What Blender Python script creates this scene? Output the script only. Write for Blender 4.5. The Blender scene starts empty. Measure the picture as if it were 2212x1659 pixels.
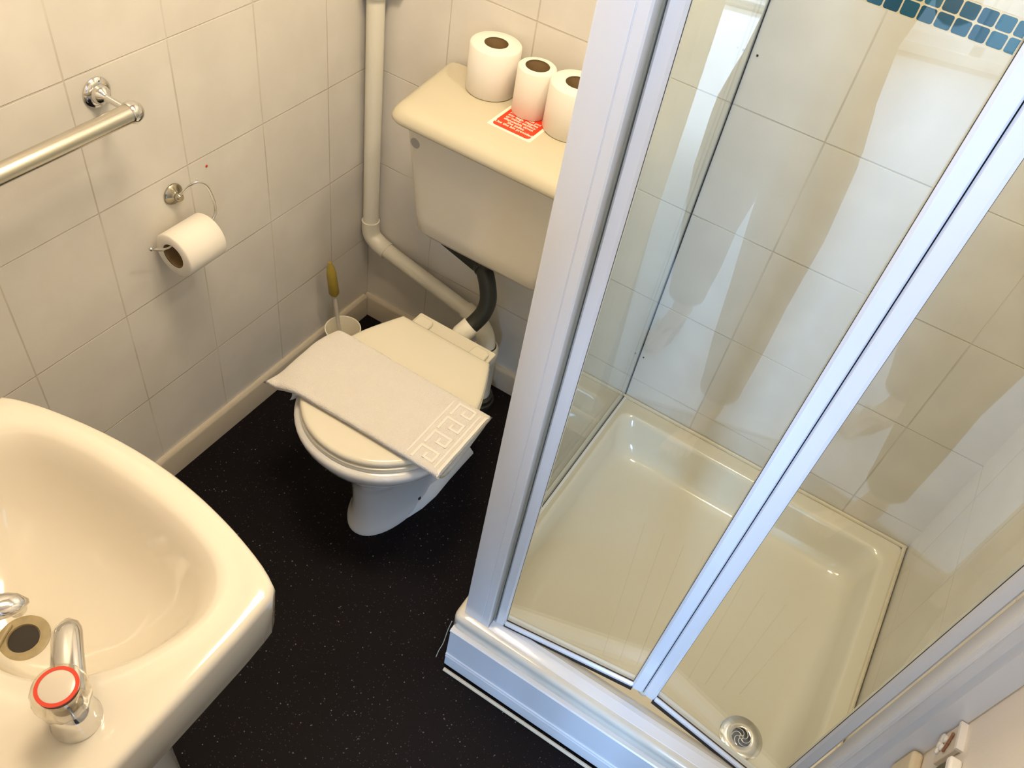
import bpy, bmesh, math, random
from mathutils import Vector, Matrix, noise
random.seed(7)
PI = math.pi
SC = bpy.context.scene
COL = SC.collection

# ------------------------------------------------------------------ materials
def new_mat(name):
    m = bpy.data.materials.new(name); m.use_nodes = True
    nt = m.node_tree; nt.nodes.clear()
    out = nt.nodes.new('ShaderNodeOutputMaterial')
    return m, nt, out
def N(nt, t, **kw):
    n = nt.nodes.new(t)
    for k, v in kw.items(): setattr(n, k, v)
    return n
def math_n(nt, op, a, b=None, c=None):
    n = nt.nodes.new('ShaderNodeMath'); n.operation = op
    for i, v in enumerate((a, b, c)):
        if v is None: continue
        if isinstance(v, (int, float)): n.inputs[i].default_value = v
        else: nt.links.new(v, n.inputs[i])
    return n.outputs[0]
def mixc(nt, f, a, b):
    n = nt.nodes.new('ShaderNodeMix'); n.data_type = 'RGBA'
    for i, v in ((0, f), (6, a), (7, b)):
        if isinstance(v, (int, float)): n.inputs[i].default_value = v
        elif isinstance(v, tuple): n.inputs[i].default_value = (*v, 1)
        else: nt.links.new(v, n.inputs[i])
    return n.outputs[2]
def ramp(nt, fac, e0, e1):
    n = nt.nodes.new('ShaderNodeMapRange'); n.interpolation_type = 'SMOOTHSTEP'
    nt.links.new(fac, n.inputs[0]); n.inputs[1].default_value = e0; n.inputs[2].default_value = e1
    return n.outputs[0]
def pbr(name, col, rough=.5, metal=0, coat=0, bump=0, bscale=60, mottle=0, mscale=8, spec=.5, sheen=0, bdist=.002, sss=0):
    m, nt, out = new_mat(name)
    b = N(nt, 'ShaderNodeBsdfPrincipled'); nt.links.new(b.outputs[0], out.inputs[0])
    b.inputs['Base Color'].default_value = (*col, 1); b.inputs['Roughness'].default_value = rough
    b.inputs['Metallic'].default_value = metal; b.inputs['Coat Weight'].default_value = coat
    b.inputs['Coat Roughness'].default_value = .06
    b.inputs['Specular IOR Level'].default_value = spec
    if sheen: b.inputs['Sheen Weight'].default_value = sheen
    tc = N(nt, 'ShaderNodeTexCoord')
    if mottle:
        nz = N(nt, 'ShaderNodeTexNoise'); nz.inputs['Scale'].default_value = mscale; nz.inputs['Detail'].default_value = 4
        nt.links.new(tc.outputs['Object'], nz.inputs[0])
        dk = tuple(c * (1 - mottle) for c in col)
        nt.links.new(mixc(nt, nz.outputs[0], dk, col), b.inputs['Base Color'])
    if bump:
        nz = N(nt, 'ShaderNodeTexNoise'); nz.inputs['Scale'].default_value = bscale; nz.inputs['Detail'].default_value = 3
        nt.links.new(tc.outputs['Object'], nz.inputs[0])
        bp = N(nt, 'ShaderNodeBump'); bp.inputs['Strength'].default_value = bump; bp.inputs['Distance'].default_value = bdist
        nt.links.new(nz.outputs[0], bp.inputs['Height']); nt.links.new(bp.outputs[0], b.inputs['Normal'])
    return m

ROW0, ROWH = .7797, .25
def tile_mat(name, axis, off, pitch, mosaic=False):
    m, nt, out = new_mat(name)
    b = N(nt, 'ShaderNodeBsdfPrincipled'); nt.links.new(b.outputs[0], out.inputs[0])
    g = N(nt, 'ShaderNodeNewGeometry'); s = N(nt, 'ShaderNodeSeparateXYZ'); nt.links.new(g.outputs['Position'], s.inputs[0])
    u = s.outputs['X' if axis == 'x' else 'Y']; z = s.outputs['Z']
    def dist(c, o, p):
        q = math_n(nt, 'ADD', math_n(nt, 'DIVIDE', math_n(nt, 'SUBTRACT', c, o), p), 100.5)
        return math_n(nt, 'MULTIPLY', math_n(nt, 'ABSOLUTE', math_n(nt, 'SUBTRACT', math_n(nt, 'FRACT', q), .5)), p)
    du = dist(u, off, pitch); dz = dist(z, ROW0, ROWH)
    d = math_n(nt, 'MINIMUM', du, dz)
    # small wobble of the grout width, so that some joints read fainter
    nz = N(nt, 'ShaderNodeTexNoise'); nz.inputs['Scale'].default_value = 5; nz.inputs['Detail'].default_value = 3
    nt.links.new(g.outputs['Position'], nz.inputs[0])
    wid = math_n(nt, 'MULTIPLY_ADD', nz.outputs[0], .0016, -.0001)
    line = math_n(nt, 'SUBTRACT', 1, ramp(nt, math_n(nt, 'SUBTRACT', d, wid), .0002, .0012))
    nz2 = N(nt, 'ShaderNodeTexNoise'); nz2.inputs['Scale'].default_value = 9; nz2.inputs['Detail'].default_value = 4
    nt.links.new(g.outputs['Position'], nz2.inputs[0])
    tile = mixc(nt, ramp(nt, nz2.outputs[0], .35, .7), (.655, .625, .57), (.70, .67, .615))
    nz3 = N(nt, 'ShaderNodeTexNoise'); nz3.inputs['Scale'].default_value = 4
    nt.links.new(g.outputs['Position'], nz3.inputs[0])
    grout = mixc(nt, ramp(nt, nz3.outputs[0], .42, .62), (.30, .25, .17), (.62, .56, .45))
    col = mixc(nt, math_n(nt, 'MULTIPLY', line, .42), tile, grout)
    if mosaic:
        z0, z1, mp = 1.2685, 1.3215, .0272
        inb = math_n(nt, 'MULTIPLY', math_n(nt, 'GREATER_THAN', z, z0), math_n(nt, 'LESS_THAN', z, z1))
        mu = dist(u, 1.0245, mp); mz = dist(z, 1.2945, .0257)
        md = math_n(nt, 'MINIMUM', mu, mz)
        # rounded corners
        c1 = math_n(nt, 'MAXIMUM', math_n(nt, 'SUBTRACT', .0052, mu), 0); c2 = math_n(nt, 'MAXIMUM', math_n(nt, 'SUBTRACT', .0052, mz), 0)
        rr = math_n(nt, 'SQRT', math_n(nt, 'ADD', math_n(nt, 'MULTIPLY', c1, c1), math_n(nt, 'MULTIPLY', c2, c2)))
        joint = ramp(nt, rr, .0037, .0042)
        fl = N(nt, 'ShaderNodeCombineXYZ')
        nt.links.new(math_n(nt, 'FLOOR', math_n(nt, 'DIVIDE', math_n(nt, 'SUBTRACT', u, 1.0245), mp)), fl.inputs[0])
        nt.links.new(math_n(nt, 'FLOOR', math_n(nt, 'DIVIDE', math_n(nt, 'SUBTRACT', z, 1.2945), .0257)), fl.inputs[1])
        wn = N(nt, 'ShaderNodeTexWhiteNoise'); nt.links.new(fl.outputs[0], wn.inputs[0])
        blue = mixc(nt, wn.outputs[0], (.012, .075, .14), (.035, .16, .27))
        mc = mixc(nt, joint, blue, (.66, .58, .42))
        col = mixc(nt, inb, col, mc)
        line = math_n(nt, 'ADD', math_n(nt, 'MULTIPLY', line, math_n(nt, 'SUBTRACT', 1, inb)), math_n(nt, 'MULTIPLY', joint, inb))
    nt.links.new(col, b.inputs['Base Color'])
    b.inputs['Roughness'].default_value = .30; b.inputs['Specular IOR Level'].default_value = .35
    bp = N(nt, 'ShaderNodeBump'); bp.inputs['Strength'].default_value = .5; bp.inputs['Distance'].default_value = .0012
    und = N(nt, 'ShaderNodeTexNoise'); und.inputs['Scale'].default_value = 16; und.inputs['Detail'].default_value = 2
    nt.links.new(g.outputs['Position'], und.inputs[0])
    nt.links.new(math_n(nt, 'SUBTRACT', math_n(nt, 'MULTIPLY', und.outputs[0], .35), line), bp.inputs['Height'])
    nt.links.new(bp.outputs[0], b.inputs['Normal'])
    return m

def floor_mat():
    m, nt, out = new_mat('speckled_vinyl')
    b = N(nt, 'ShaderNodeBsdfPrincipled'); nt.links.new(b.outputs[0], out.inputs[0])
    g = N(nt, 'ShaderNodeNewGeometry')
    nw = N(nt, 'ShaderNodeTexNoise'); nw.inputs['Scale'].default_value = 300; nt.links.new(g.outputs['Position'], nw.inputs[0])
    def spk(scale, thr, size):
        v = N(nt, 'ShaderNodeTexVoronoi'); v.inputs['Scale'].default_value = scale; v.inputs['Randomness'].default_value = 1
        nt.links.new(g.outputs['Position'], v.inputs['Vector'])
        s = N(nt, 'ShaderNodeSeparateColor'); nt.links.new(v.outputs['Color'], s.inputs[0])
        d = math_n(nt, 'MULTIPLY', v.outputs['Distance'], math_n(nt, 'MULTIPLY_ADD', nw.outputs[0], 1.6, .2))
        on = math_n(nt, 'MULTIPLY', math_n(nt, 'GREATER_THAN', s.outputs[0], thr), math_n(nt, 'LESS_THAN', d, size))
        return on, s.outputs[1], s.outputs[2]
    a, a1, a2 = spk(150, .80, .20)
    c, c1, c2 = spk(260, .84, .25)
    base = mixc(nt, nw.outputs[0], (.0040, .0030, .0038), (.0062, .0046, .0056))
    sc = mixc(nt, a1, (.05, .045, .055), (.17, .155, .15))
    sc2 = mixc(nt, c1, (.06, .02, .02), (.07, .06, .075))
    col = mixc(nt, math_n(nt, 'MULTIPLY', c, .8), base, sc2)
    col = mixc(nt, math_n(nt, 'MULTIPLY', a, a2), col, sc)
    nt.links.new(col, b.inputs['Base Color'])
    b.inputs['Roughness'].default_value = .6; b.inputs['Specular IOR Level'].default_value = .10
    bp = N(nt, 'ShaderNodeBump'); bp.inputs['Strength'].default_value = .35; bp.inputs['Distance'].default_value = .0006
    nt.links.new(nw.outputs[0], bp.inputs['Height']); nt.links.new(bp.outputs[0], b.inputs['Normal'])
    return m

def glass_mat(name, tint=(.955, .975, .955), f0=.045, rough=.0):
    # thin architectural pane: Schlick reflection over straight transmission
    m, nt, out = new_mat(name)
    g = N(nt, 'ShaderNodeNewGeometry')
    dp = N(nt, 'ShaderNodeVectorMath', operation='DOT_PRODUCT'); nt.links.new(g.outputs['Incoming'], dp.inputs[0]); nt.links.new(g.outputs['Normal'], dp.inputs[1])
    c = math_n(nt, 'SUBTRACT', 1, math_n(nt, 'ABSOLUTE', dp.outputs['Value']))
    R = math_n(nt, 'MULTIPLY_ADD', math_n(nt, 'POWER', c, 5), 1 - f0, f0)
    t = N(nt, 'ShaderNodeBsdfTransparent'); t.inputs[0].default_value = (*tint, 1)
    gl = N(nt, 'ShaderNodeBsdfGlossy'); gl.inputs['Roughness'].default_value = rough; gl.inputs[0].default_value = (1, 1, 1, 1)
    mx = N(nt, 'ShaderNodeMixShader'); nt.links.new(R, mx.inputs[0]); nt.links.new(t.outputs[0], mx.inputs[1]); nt.links.new(gl.outputs[0], mx.inputs[2])
    nt.links.new(mx.outputs[0], out.inputs[0])
    return m
def emit_mat(name, col, s):
    m, nt, out = new_mat(name); e = N(nt, 'ShaderNodeEmission'); e.inputs[0].default_value = (*col, 1); e.inputs[1].default_value = s
    nt.links.new(e.outputs[0], out.inputs[0]); return m

M = dict(
    tile_left=tile_mat('tile_left', 'y', -.1525, .2033),
    tile_back=tile_mat('tile_back', 'x', .2024, .2014, True),
    tile_right=tile_mat('tile_right', 'y', -.1, .2014),
    tile_front=tile_mat('tile_front', 'x', .12, .2014),
    vinyl=floor_mat(),
    skirt=pbr('skirting_paint', (.56, .50, .40), .32, coat=.2, mottle=.10, mscale=30),
    plaster=pbr('painted_plaster', (.82, .76, .68), .6, bump=.15, bscale=120),
    ceil=pbr('ceiling_paint', (.78, .75, .70), .8),
    porc=pbr('white_porcelain', (.66, .65, .63), .12, coat=.5),
    porc_basin=pbr('cream_porcelain', (.66, .615, .52), .10, coat=.6),
    seat=pbr('seat_plastic', (.68, .635, .515), .22, coat=.3),
    cistlid=pbr('cistern_lid_plastic', (.55, .50, .37), .25, coat=.25),
    cist=pbr('cistern_plastic', (.63, .59, .50), .22, coat=.25),
    pvc=pbr('white_pvc', (.76, .73, .62), .35, mottle=.06, mscale=14),
    clipw=pbr('clip_plastic', (.84, .80, .68), .35),
    black=pbr('black_rubber', (.016, .017, .013), .45),
    darkhole=pbr('dark_recess', (.02, .014, .01), .7),
    greycap=pbr('grey_cap', (.33, .31, .285), .5),
    paper=pbr('toilet_paper', (.76, .72, .645), .95, bump=.35, bscale=420, sheen=.2, bdist=.001),
    card=pbr('cardboard_core', (.30, .19, .085), .9, mottle=.3, mscale=60),
    chrome=pbr('chrome', (.74, .73, .71), .10, 1),
    chrome_worn=pbr('worn_chrome', (.60, .54, .42), .20, 1, mottle=.45, mscale=90),
    steel=pbr('brushed_rail', (.66, .62, .54), .26, 1),
    towel=pbr('terry_cloth', (.74, .70, .64), 1, bump=.9, bscale=520, sheen=.5, bdist=.003, mottle=.04, mscale=25),
    towel_band=pbr('woven_band', (.76, .72, .66), .9, bump=.25, bscale=900, sheen=.2),
    tray=pbr('acrylic_tray', (.70, .67, .575), .13, coat=.3),
    upvc=pbr('white_upvc', (.72, .74, .77), .25, coat=.25),
    frame=pbr('white_aluminium', (.76, .78, .81), .24, coat=.35),
    seal=pbr('black_seal', (.012, .010, .012), .5),
    gap_shade=pbr('olive_gap_shade', (.28, .27, .21), .5),  # olive grey stands in for shade in the hinge gap
    silicone=pbr('silicone', (.70, .64, .50), .4, mottle=.25, mscale=60),
    mould=pbr('mould_line', (.06, .05, .035), .8),
    glass=glass_mat('shower_glass'),
    wglass=glass_mat('window_glass', (.97, .98, .99)),
    red=pbr('red_sticker', (.80, .045, .012), .35),
    redring=pbr('red_ring', (.55, .045, .022), .3),
    white_ink=pbr('white_ink', (.82, .72, .60), .5),
    sticker_white=pbr('sticker_white', (.84, .78, .64), .4),
    brushy=pbr('yellowed_handle', (.42, .31, .055), .35, mottle=.35, mscale=70),
    brushw=pbr('white_rod', (.62, .57, .50), .4),
    carpet=pbr('pale_carpet', (.62, .62, .62), 1, bump=.8, bscale=700, mottle=.2, mscale=40),
    oak=pbr('brown_floor', (.10, .075, .055), .6, mottle=.3, mscale=12),
    skin=pbr('skin', (.66, .45, .35), .5, mottle=.08, mscale=30),
    denim=pbr('dark_shorts', (.035, .04, .06), .9, bump=.3, bscale=600),
    shirt=pbr('dark_top', (.06, .05, .06), .9, bump=.2, bscale=400),
    hair=pbr('brown_hair', (.05, .03, .018), .55, bump=.6, bscale=90),
    rubber=pbr('flip_flop_rubber', (.10, .08, .06), .7),
    strap=pbr('flip_flop_strap', (.22, .17, .12), .5),
    nail=pbr('painted_nail', (.72, .25, .28), .25),
    phone=pbr('phone_case', (.02, .02, .022), .3),
    hose=pbr('dark_hose', (.03, .03, .032), .5),
    woodw=pbr('door_paint', (.72, .70, .66), .4),
    creamc=pbr('cream_card', (.82, .70, .48), .6, mottle=.15, mscale=70),
    greenp=pbr('olive_print', (.17, .16, .085), .7, mottle=.6, mscale=160),
    brownp=pbr('brown_print', (.28, .13, .07), .7),
    knobcap=pbr('knob_cap', (.52, .47, .40), .25),
    plaque=pbr('plaque_glaze', (.72, .64, .53), .4),
    petal=pbr('petal_white', (.86, .83, .79), .5),
    acrylic=glass_mat('clear_acrylic', (.93, .90, .84), .12, .12),
    lampglass=emit_mat('lamp_globe', (1, .78, .50), 4),
    scale=pbr('limescale', (.40, .32, .17), .5, mottle=.5, mscale=80),
)

# ------------------------------------------------------------------ mesh building
class MB:
    def __init__(s): s.v = []; s.f = []
    def add(s, vs, fs):
        o = len(s.v); s.v += [Vector(p) for p in vs]; s.f += [[o + i for i in f] for f in fs]; return s
    def box(s, a, b):
        x0, y0, z0 = a; x1, y1, z1 = b
        x0, x1 = sorted((x0, x1)); y0, y1 = sorted((y0, y1)); z0, z1 = sorted((z0, z1))
        return s.add([(x0,y0,z0),(x1,y0,z0),(x1,y1,z0),(x0,y1,z0),(x0,y0,z1),(x1,y0,z1),(x1,y1,z1),(x0,y1,z1)],
                     [(3,2,1,0),(4,5,6,7),(0,1,5,4),(1,2,6,5),(2,3,7,6),(3,0,4,7)])
    def loft(s, rings, cap0=True, cap1=True, closed=False):
        n = len(rings[0]); vs = [p for r in rings for p in r]; fs = []
        k = len(rings)
        for i in range(k if closed else k - 1):
            a = i * n; b = ((i + 1) % k) * n
            for j in range(n):
                j2 = (j + 1) % n; fs.append((a + j, a + j2, b + j2, b + j))
        if not closed:
            if cap0: fs.append(tuple(range(n))[::-1])
            if cap1: fs.append(tuple((k - 1) * n + j for j in range(n)))
        return s.add(vs, fs)
    def prism(s, poly, z0, z1):
        return s.loft([[(x, y, z0) for x, y in poly], [(x, y, z1) for x, y in poly]])
    def frame_prism(s, poly, o, ex, ey, ez, d0, d1):   # 2-D polygon in the plane (ex, ey), swept along ez
        o, ex, ey, ez = map(Vector, (o, ex, ey, ez))
        return s.loft([[o + ex * x + ey * y + ez * d for x, y in poly] for d in (d0, d1)])
    def tube(s, path, r, n=16, cap=True, closed=False):
        P = [Vector(p) for p in path]; k = len(P); R = r if isinstance(r, (list, tuple)) else [r] * k
        T = []
        for i in range(k):
            if closed: t = P[(i + 1) % k] - P[i - 1]
            else: t = P[min(i + 1, k - 1)] - P[max(i - 1, 0)]
            T.append(t.normalized())
        u = T[0].orthogonal().normalized(); rings = []
        for i in range(k):
            u = (u - T[i] * u.dot(T[i])).normalized(); w = T[i].cross(u)
            rings.append([P[i] + (u * math.cos(2*PI*j/n) + w * math.sin(2*PI*j/n)) * R[i] for j in range(n)])
        return s.loft(rings, cap, cap, closed)
    def lathe(s, prof, o=(0,0,0), ax=(0,0,1), n=40, cap0=True, cap1=True):   # prof: (radius, height)
        o = Vector(o); ax = Vector(ax).normalized(); u = ax.orthogonal().normalized(); w = ax.cross(u)
        return s.loft([[o + ax * h + (u * math.cos(2*PI*j/n) + w * math.sin(2*PI*j/n)) * max(r, 1e-5) for j in range(n)] for r, h in prof], cap0, cap1)
    def ellipsoid(s, c, r, rot=None, n=16, m=12):
        c = Vector(c); rings = []
        for i in range(1, m):
            a = PI * i / m
            ring = [Vector((r[0]*math.sin(a)*math.cos(2*PI*j/n), r[1]*math.sin(a)*math.sin(2*PI*j/n), -r[2]*math.cos(a))) for j in range(n)]
            if rot: ring = [rot @ p for p in ring]
            rings.append([c + p for p in ring])
        return s.loft(rings)
    def build(s, name, mat, parent=None, smooth=35, bevel=0, bseg=3, sub=0, flat=False):
        me = bpy.data.meshes.new(name)
        if parent is not None:
            base = Vector((0, 0, 0)); p = parent
            while p: base = base + p.location; p = p.parent
            loc = Vector((0, 0, 0))
        else:
            xs = [v.x for v in s.v]; ys = [v.y for v in s.v]; zs = [v.z for v in s.v]
            base = Vector(((min(xs)+max(xs))/2, (min(ys)+max(ys))/2, min(zs))); loc = base
        me.from_pydata([tuple(v - base) for v in s.v], [], s.f); me.update()
        bm = bmesh.new(); bm.from_mesh(me)
        bmesh.ops.recalc_face_normals(bm, faces=bm.faces)
        if not flat:
            lim = math.radians(smooth)
            for f in bm.faces: f.smooth = True
            for e in bm.edges:
                if len(e.link_faces) == 2 and e.calc_face_angle(0) > lim: e.smooth = False
        bm.to_mesh(me); bm.free()
        if not isinstance(mat, (list, tuple)): mat = [mat]
        for q in mat: me.materials.append(q)
        o = bpy.data.objects.new(name, me); COL.objects.link(o); o.location = loc
        if parent is not None: o.parent = parent
        if bevel:
            b = o.modifiers.new('bevel', 'BEVEL'); b.width = bevel; b.segments = bseg; b.limit_method = 'ANGLE'; b.angle_limit = math.radians(30)
            b.harden_normals = True
        if sub:
            q = o.modifiers.new('sub', 'SUBSURF'); q.levels = sub; q.render_levels = sub
        return o
def thing(name, label, cat, loc, group=None):
    o = bpy.data.objects.new(name, None); COL.objects.link(o); o.location = loc; o.empty_display_size = .05
    o['label'] = label; o['category'] = cat
    if group: o['group'] = group
    return o
def tag(o, label, cat, group=None, kind=None):
    o['label'] = label; o['category'] = cat
    if group: o['group'] = group
    if kind: o['kind'] = kind
    return o
def struct(o): o['kind'] = 'structure'; return o
def lab(o, l): o['label'] = l; return o
def rounded_poly(pts, r, seg=6):
    out = []; n = len(pts)
    for i in range(n):
        p0, p, p1 = (Vector(pts[i-1]), Vector(pts[i]), Vector(pts[(i+1) % n]))
        rr = r[i] if isinstance(r, (list, tuple)) else r
        if rr <= 0: out.append(tuple(p)); continue
        a = (p0 - p).normalized(); b = (p1 - p).normalized(); ang = a.angle(b)
        d = min(rr / math.tan(ang/2), (p0-p).length*.49, (p1-p).length*.49)
        A = p + a*d; B = p + b*d
        for k in range(seg + 1):
            t = k/seg; out.append(tuple(A*(1-t)**2 + p*2*t*(1-t) + B*t*t))
    return out
def spline(pts, n=8):
    P = [Vector(p) for p in pts]; P = [2*P[0]-P[1]] + P + [2*P[-1]-P[-2]]; out = []
    for i in range(1, len(P)-2):
        for k in range(n):
            t = k/n; a, b, c, d = P[i-1:i+3]
            out.append(.5*((2*b)+(c-a)*t+(2*a-5*b+4*c-d)*t*t+(3*b-a-3*c+d)*t**3))
    out.append(P[-2]); return out
def interp(tab, x):
    if x <= tab[0][0]: return tab[0][1]
    for (a, b), (c, d) in zip(tab, tab[1:]):
        if x <= c: return b + (d-b)*(x-a)/(c-a)
    return tab[-1][1]

RX = 1.573      # right wall
FY = -1.53      # wall with basin and doorway
CH = 2.35
# ------------------------------------------------------------------ room
struct(MB().box((-.05, FY-.08, -.08), (RX+.1, .08, 0)).build('floor', M['vinyl'], flat=True))
struct(MB().box((-.1, FY-.1, -.05), (0, .1, CH)).build('wall_left', M['tile_left'], flat=True))
struct(MB().box((0, 0, -.05), (RX+.1, .1, CH)).build('wall_back', M['tile_back'], flat=True))
ZT0 = .214
struct(MB().box((RX, -.745, -.05), (RX+.1, 0, CH)).build('wall_right', M['tile_right'], flat=True))
RP = 1.5552
struct(MB().box((RP, FY-.1, -.05), (RX+.1, -.7605, CH)).box((RP, -.7605, ZT0), (RX+.1, -.745, CH)).build('wall_right_plaster', M['plaster'], flat=True))
DX0, DX1, DZ = .93, 1.545, 2.02
w = MB().box((0, FY-.1, -.05), (DX0, FY, CH)); w.box((DX0, FY-.1, DZ), (RX, FY, CH)); w.box((DX1, FY-.1, -.05), (RX, FY, DZ))
struct(w.build('wall_front', M['tile_front'], flat=True))
struct(MB().box((-.1, FY-.1, CH), (RX+.1, .1, CH+.08)).build('ceiling', M['ceil'], flat=True))
# skirting: thin board with a rounded top
def skirt_prof(t, h): return [(0, 0), (t, 0), (t, h-.010), (t-.002, h-.004), (t-.006, h), (0, h)]
struct(MB().frame_prism(skirt_prof(.013, .078), (0, 0, 0), (1,0,0), (0,0,1), (0,-1,0), .016, -FY).build('baseboard_left', M['skirt'], smooth=30))
struct(MB().frame_prism(skirt_prof(.013, .076), (0, 0, 0), (0,-1,0), (0,0,1), (1,0,0), .002, .81).build('baseboard_back', M['skirt'], smooth=30))
# door lining of the doorway
t = MB(); t.box((DX0, FY-.11, 0), (DX0+.03, FY+.012, DZ)); t.box((DX1-.03, FY-.11, 0), (DX1, FY+.012, DZ)); t.box((DX0, FY-.11, DZ-.03), (DX1, FY+.012, DZ))
struct(t.build('trim_1', M['woodw'], bevel=.002, flat=True))
struct(MB().frame_prism([(-.03,0),(-.018,.006),(.018,.006),(.03,0)], (DX0+.03, FY-.06, 0), (0,1,0), (0,0,1), (1,0,0), 0, DX1-DX0-.06).build('trim_2', M['oak'], flat=True))
# mould dots and drilled marks on the tiles
def disc(c, nrm, r, h, mat, name, parent=None, n=14):
    return MB().lathe([(r, 0), (r, h*.6), (r*.8, h)], c, nrm, n).build(name, mat, parent)
tag(disc((0, -.515, .757), (1,0,0), .0028, .0012, M['redring'], 'wall_plug'), 'tiny red plastic plug in the left wall above the paper holder', 'wall plug')
for c_, h_ in (((.8395, 0, 1.128), 'tiny dark drilled spot high on the shower back wall'), ((.8370, 0, .358), 'tiny dark spot low on the shower back wall near the tray')):
    tag(disc(c_, (0,-1,0), .0022, .0008, M['darkhole'], 'wall_spot'), h_, 'wall mark')
# ------------------------------------------------------------------ waste pipe
wp = thing('waste_pipe', 'white plastic waste pipe down the room corner, bending sideways behind the toilet', 'pipe', (.031, -.032, 0))
R1 = .0205
PX, PY = .031, -.030
MB().tube([(PX, PY, .350), (PX, PY, CH-.01)], R1, 24).build('vertical_pipe', M['pvc'], wp)
elb = spline([(PX, PY, .368), (PX+.001, PY, .336), (PX+.010, PY, .316), (PX+.034, PY-.001, .303), (PX+.060, PY-.003, .297)], 6)
e = MB().tube(elb, .0238, 24)
e.build('elbow', M['pvc'], wp)
dA = Vector((PX+.045, PY-.002, .3005)); dB = Vector((.385, -.056, .261))
MB().tube([dA, dB], R1, 24).build('sloping_pipe', M['pvc'], wp)
eb = spline([tuple(dB - (dB-dA).normalized()*.02), (.400, -.061, .260), (.428, -.076, .258), (.448, -.086, .246), (.457, -.090, .222), (.458, -.090, .195)], 6)
MB().tube(eb, .0245, 24).build('bend', M['pvc'], wp)
MB().lathe([(.0262, 0), (.0262, .002)], (.458, -.090, .222), (0,0,1), 30).build('joint_ring', M['black'], wp)
clip = MB().lathe([(.0215, 0), (.0285, 0), (.0285, .030), (.0215, .030)], (PX, PY, .962), (0,0,1), 36, False, False)
clip.box((PX+.014, -.016, .964), (PX+.052, 0, .990))
clip.build('pipe_clip', M['clipw'], wp, bevel=.0012)
disc((PX+.043, -.0165, .977), (0,-1,0), .0048, .0008, M['darkhole'], 'clip_screw', wp)
# soil connector behind the pan
sp = thing('soil_connector', 'white soil pipe socket behind the toilet with a black floor collar', 'pipe', (.458, -.090, 0))
MB().lathe([(.031, .03), (.031, .170), (.034, .175), (.034, .212), (.031, .220), (.0265, .222)], (.458, -.090, 0), (0,0,1), 36).build('socket', M['pvc'], sp)
MB().lathe([(.046, .0), (.047, .006), (.045, .018), (.041, .022), (.040, .034), (.0325, .040)], (.458, -.090, 0), (0,0,1), 36).build('rubber_collar', M['black'], sp)
# ------------------------------------------------------------------ toilet
TX = .458
toi = thing('toilet', 'white toilet with closed cream lid standing in the back left corner', 'toilet', (TX, -.43, 0))
def pan_ring(z, yf, yb, hf, hb, cx=TX, n=56):
    ym = yf + (yb-yf)*.46; out = []
    for j in range(n):
        a = 2*PI*j/n; sx, cy = math.sin(a), math.cos(a)
        if cy >= 0:   # towards the front (-y)
            y = ym + (yf-ym)*abs(cy)**.92; hw = hf
            x = hf*math.copysign(abs(sx)**.95, sx)
        else:
            q = abs(cy)**.55; y = ym + (yb-ym)*q
            k = (y-ym)/(yb-ym); hw = hf + (hb-hf)*k
            x = hw*math.copysign(abs(sx)**.42, sx)
        out.append((cx+x, y, z))
    return out
P = [(0, -.622, -.235, .080, .094), (.010, -.622, -.235, .080, .094), (.018, -.617, -.238, .076, .086), (.045, -.609, -.24, .072, .052), (.09, -.606, -.24, .071, .046),
     (.15, -.609, -.24, .074, .048), (.19, -.618, -.242, .084, .058), (.225, -.634, -.245, .104, .072), (.26, -.656, -.248, .130, .088), (.295, -.680, -.250, .155, .102),
     (.325, -.698, -.250, .174, .112), (.348, -.709, -.250, .186, .117), (.362, -.713, -.250, .190, .119), (.370, -.713, -.250, .190, .119), (.376, -.709, -.250, .187, .117), (.378, -.700, -.252, .180, .113)]
MB().loft([pan_ring(*q) for q in P]).build('pan', M['porc'], toi, smooth=60)
# floor flange with the two screw holes on the visible side
fl = MB()
HWF = [(-.60, .020), (-.56, .045), (-.53, .068), (-.49, .086), (-.42, .094), (-.34, .092), (-.25, .094)]
for sx in (1, -1):
    rg = []
    for y, k in ((-.570, .10), (-.555, .35), (-.535, .62), (-.51, .85), (-.47, 1), (-.42, 1), (-.36, 1), (-.30, .95), (-.25, .8)):
        hw = interp(HWF, y)
        rg.append([(TX+sx*x, y, z) for x, z in ((.02, .001), (hw, .001), (hw-.001, .007), (hw-.010*k, .013*k+.003), (hw-.030*k, .034*k+.003), (.046+.01*(1-k), .062*k+.004), (.040, .10*k+.004), (.02, .11*k+.004))])
    fl.loft(rg)
fl.build('foot_flange', M['porc'], toi, smooth=60)
nrm = Vector((.72, 0, .69)).normalized()
for sx in (1, -1):
    for y, xx in ((-.466, .0705), (-.378, .0735)):
        disc((TX + sx*xx, y, .0262), (sx*nrm.x, 0, nrm.z), .0056, .0060, M['darkhole'], 'screw_hole', toi)
LID = [(-.300,.120), (-.35,.143), (-.40,.163), (-.45,.176), (-.50,.181), (-.55,.176), (-.60,.159), (-.63,.141), (-.66,.112), (-.68,.084), (-.692,.056), (-.699,.028), (-.701,0)]
def lid_ring(z, off=0, yb=None):
    pts = spline([(y, h, 0) for y, h in LID], 3)
    R_, L_ = [], []
    ctr = Vector((TX, -.5))
    for q in pts:
        p_ = Vector((q.y, q.x + .5)); l = p_.length; p_ = p_*((l+off)/l)
        R_.append((TX + p_.x, -.5 + p_.y, z)); L_.append((TX - p_.x, -.5 + p_.y, z))
    return R_ + L_[::-1][1:]
MB().loft([lid_ring(.3785, -.004), lid_ring(.380, .001), lid_ring(.390, .001), lid_ring(.3925, -.004)]).build('seat_ring', M['seat'], toi, smooth=50)
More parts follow.
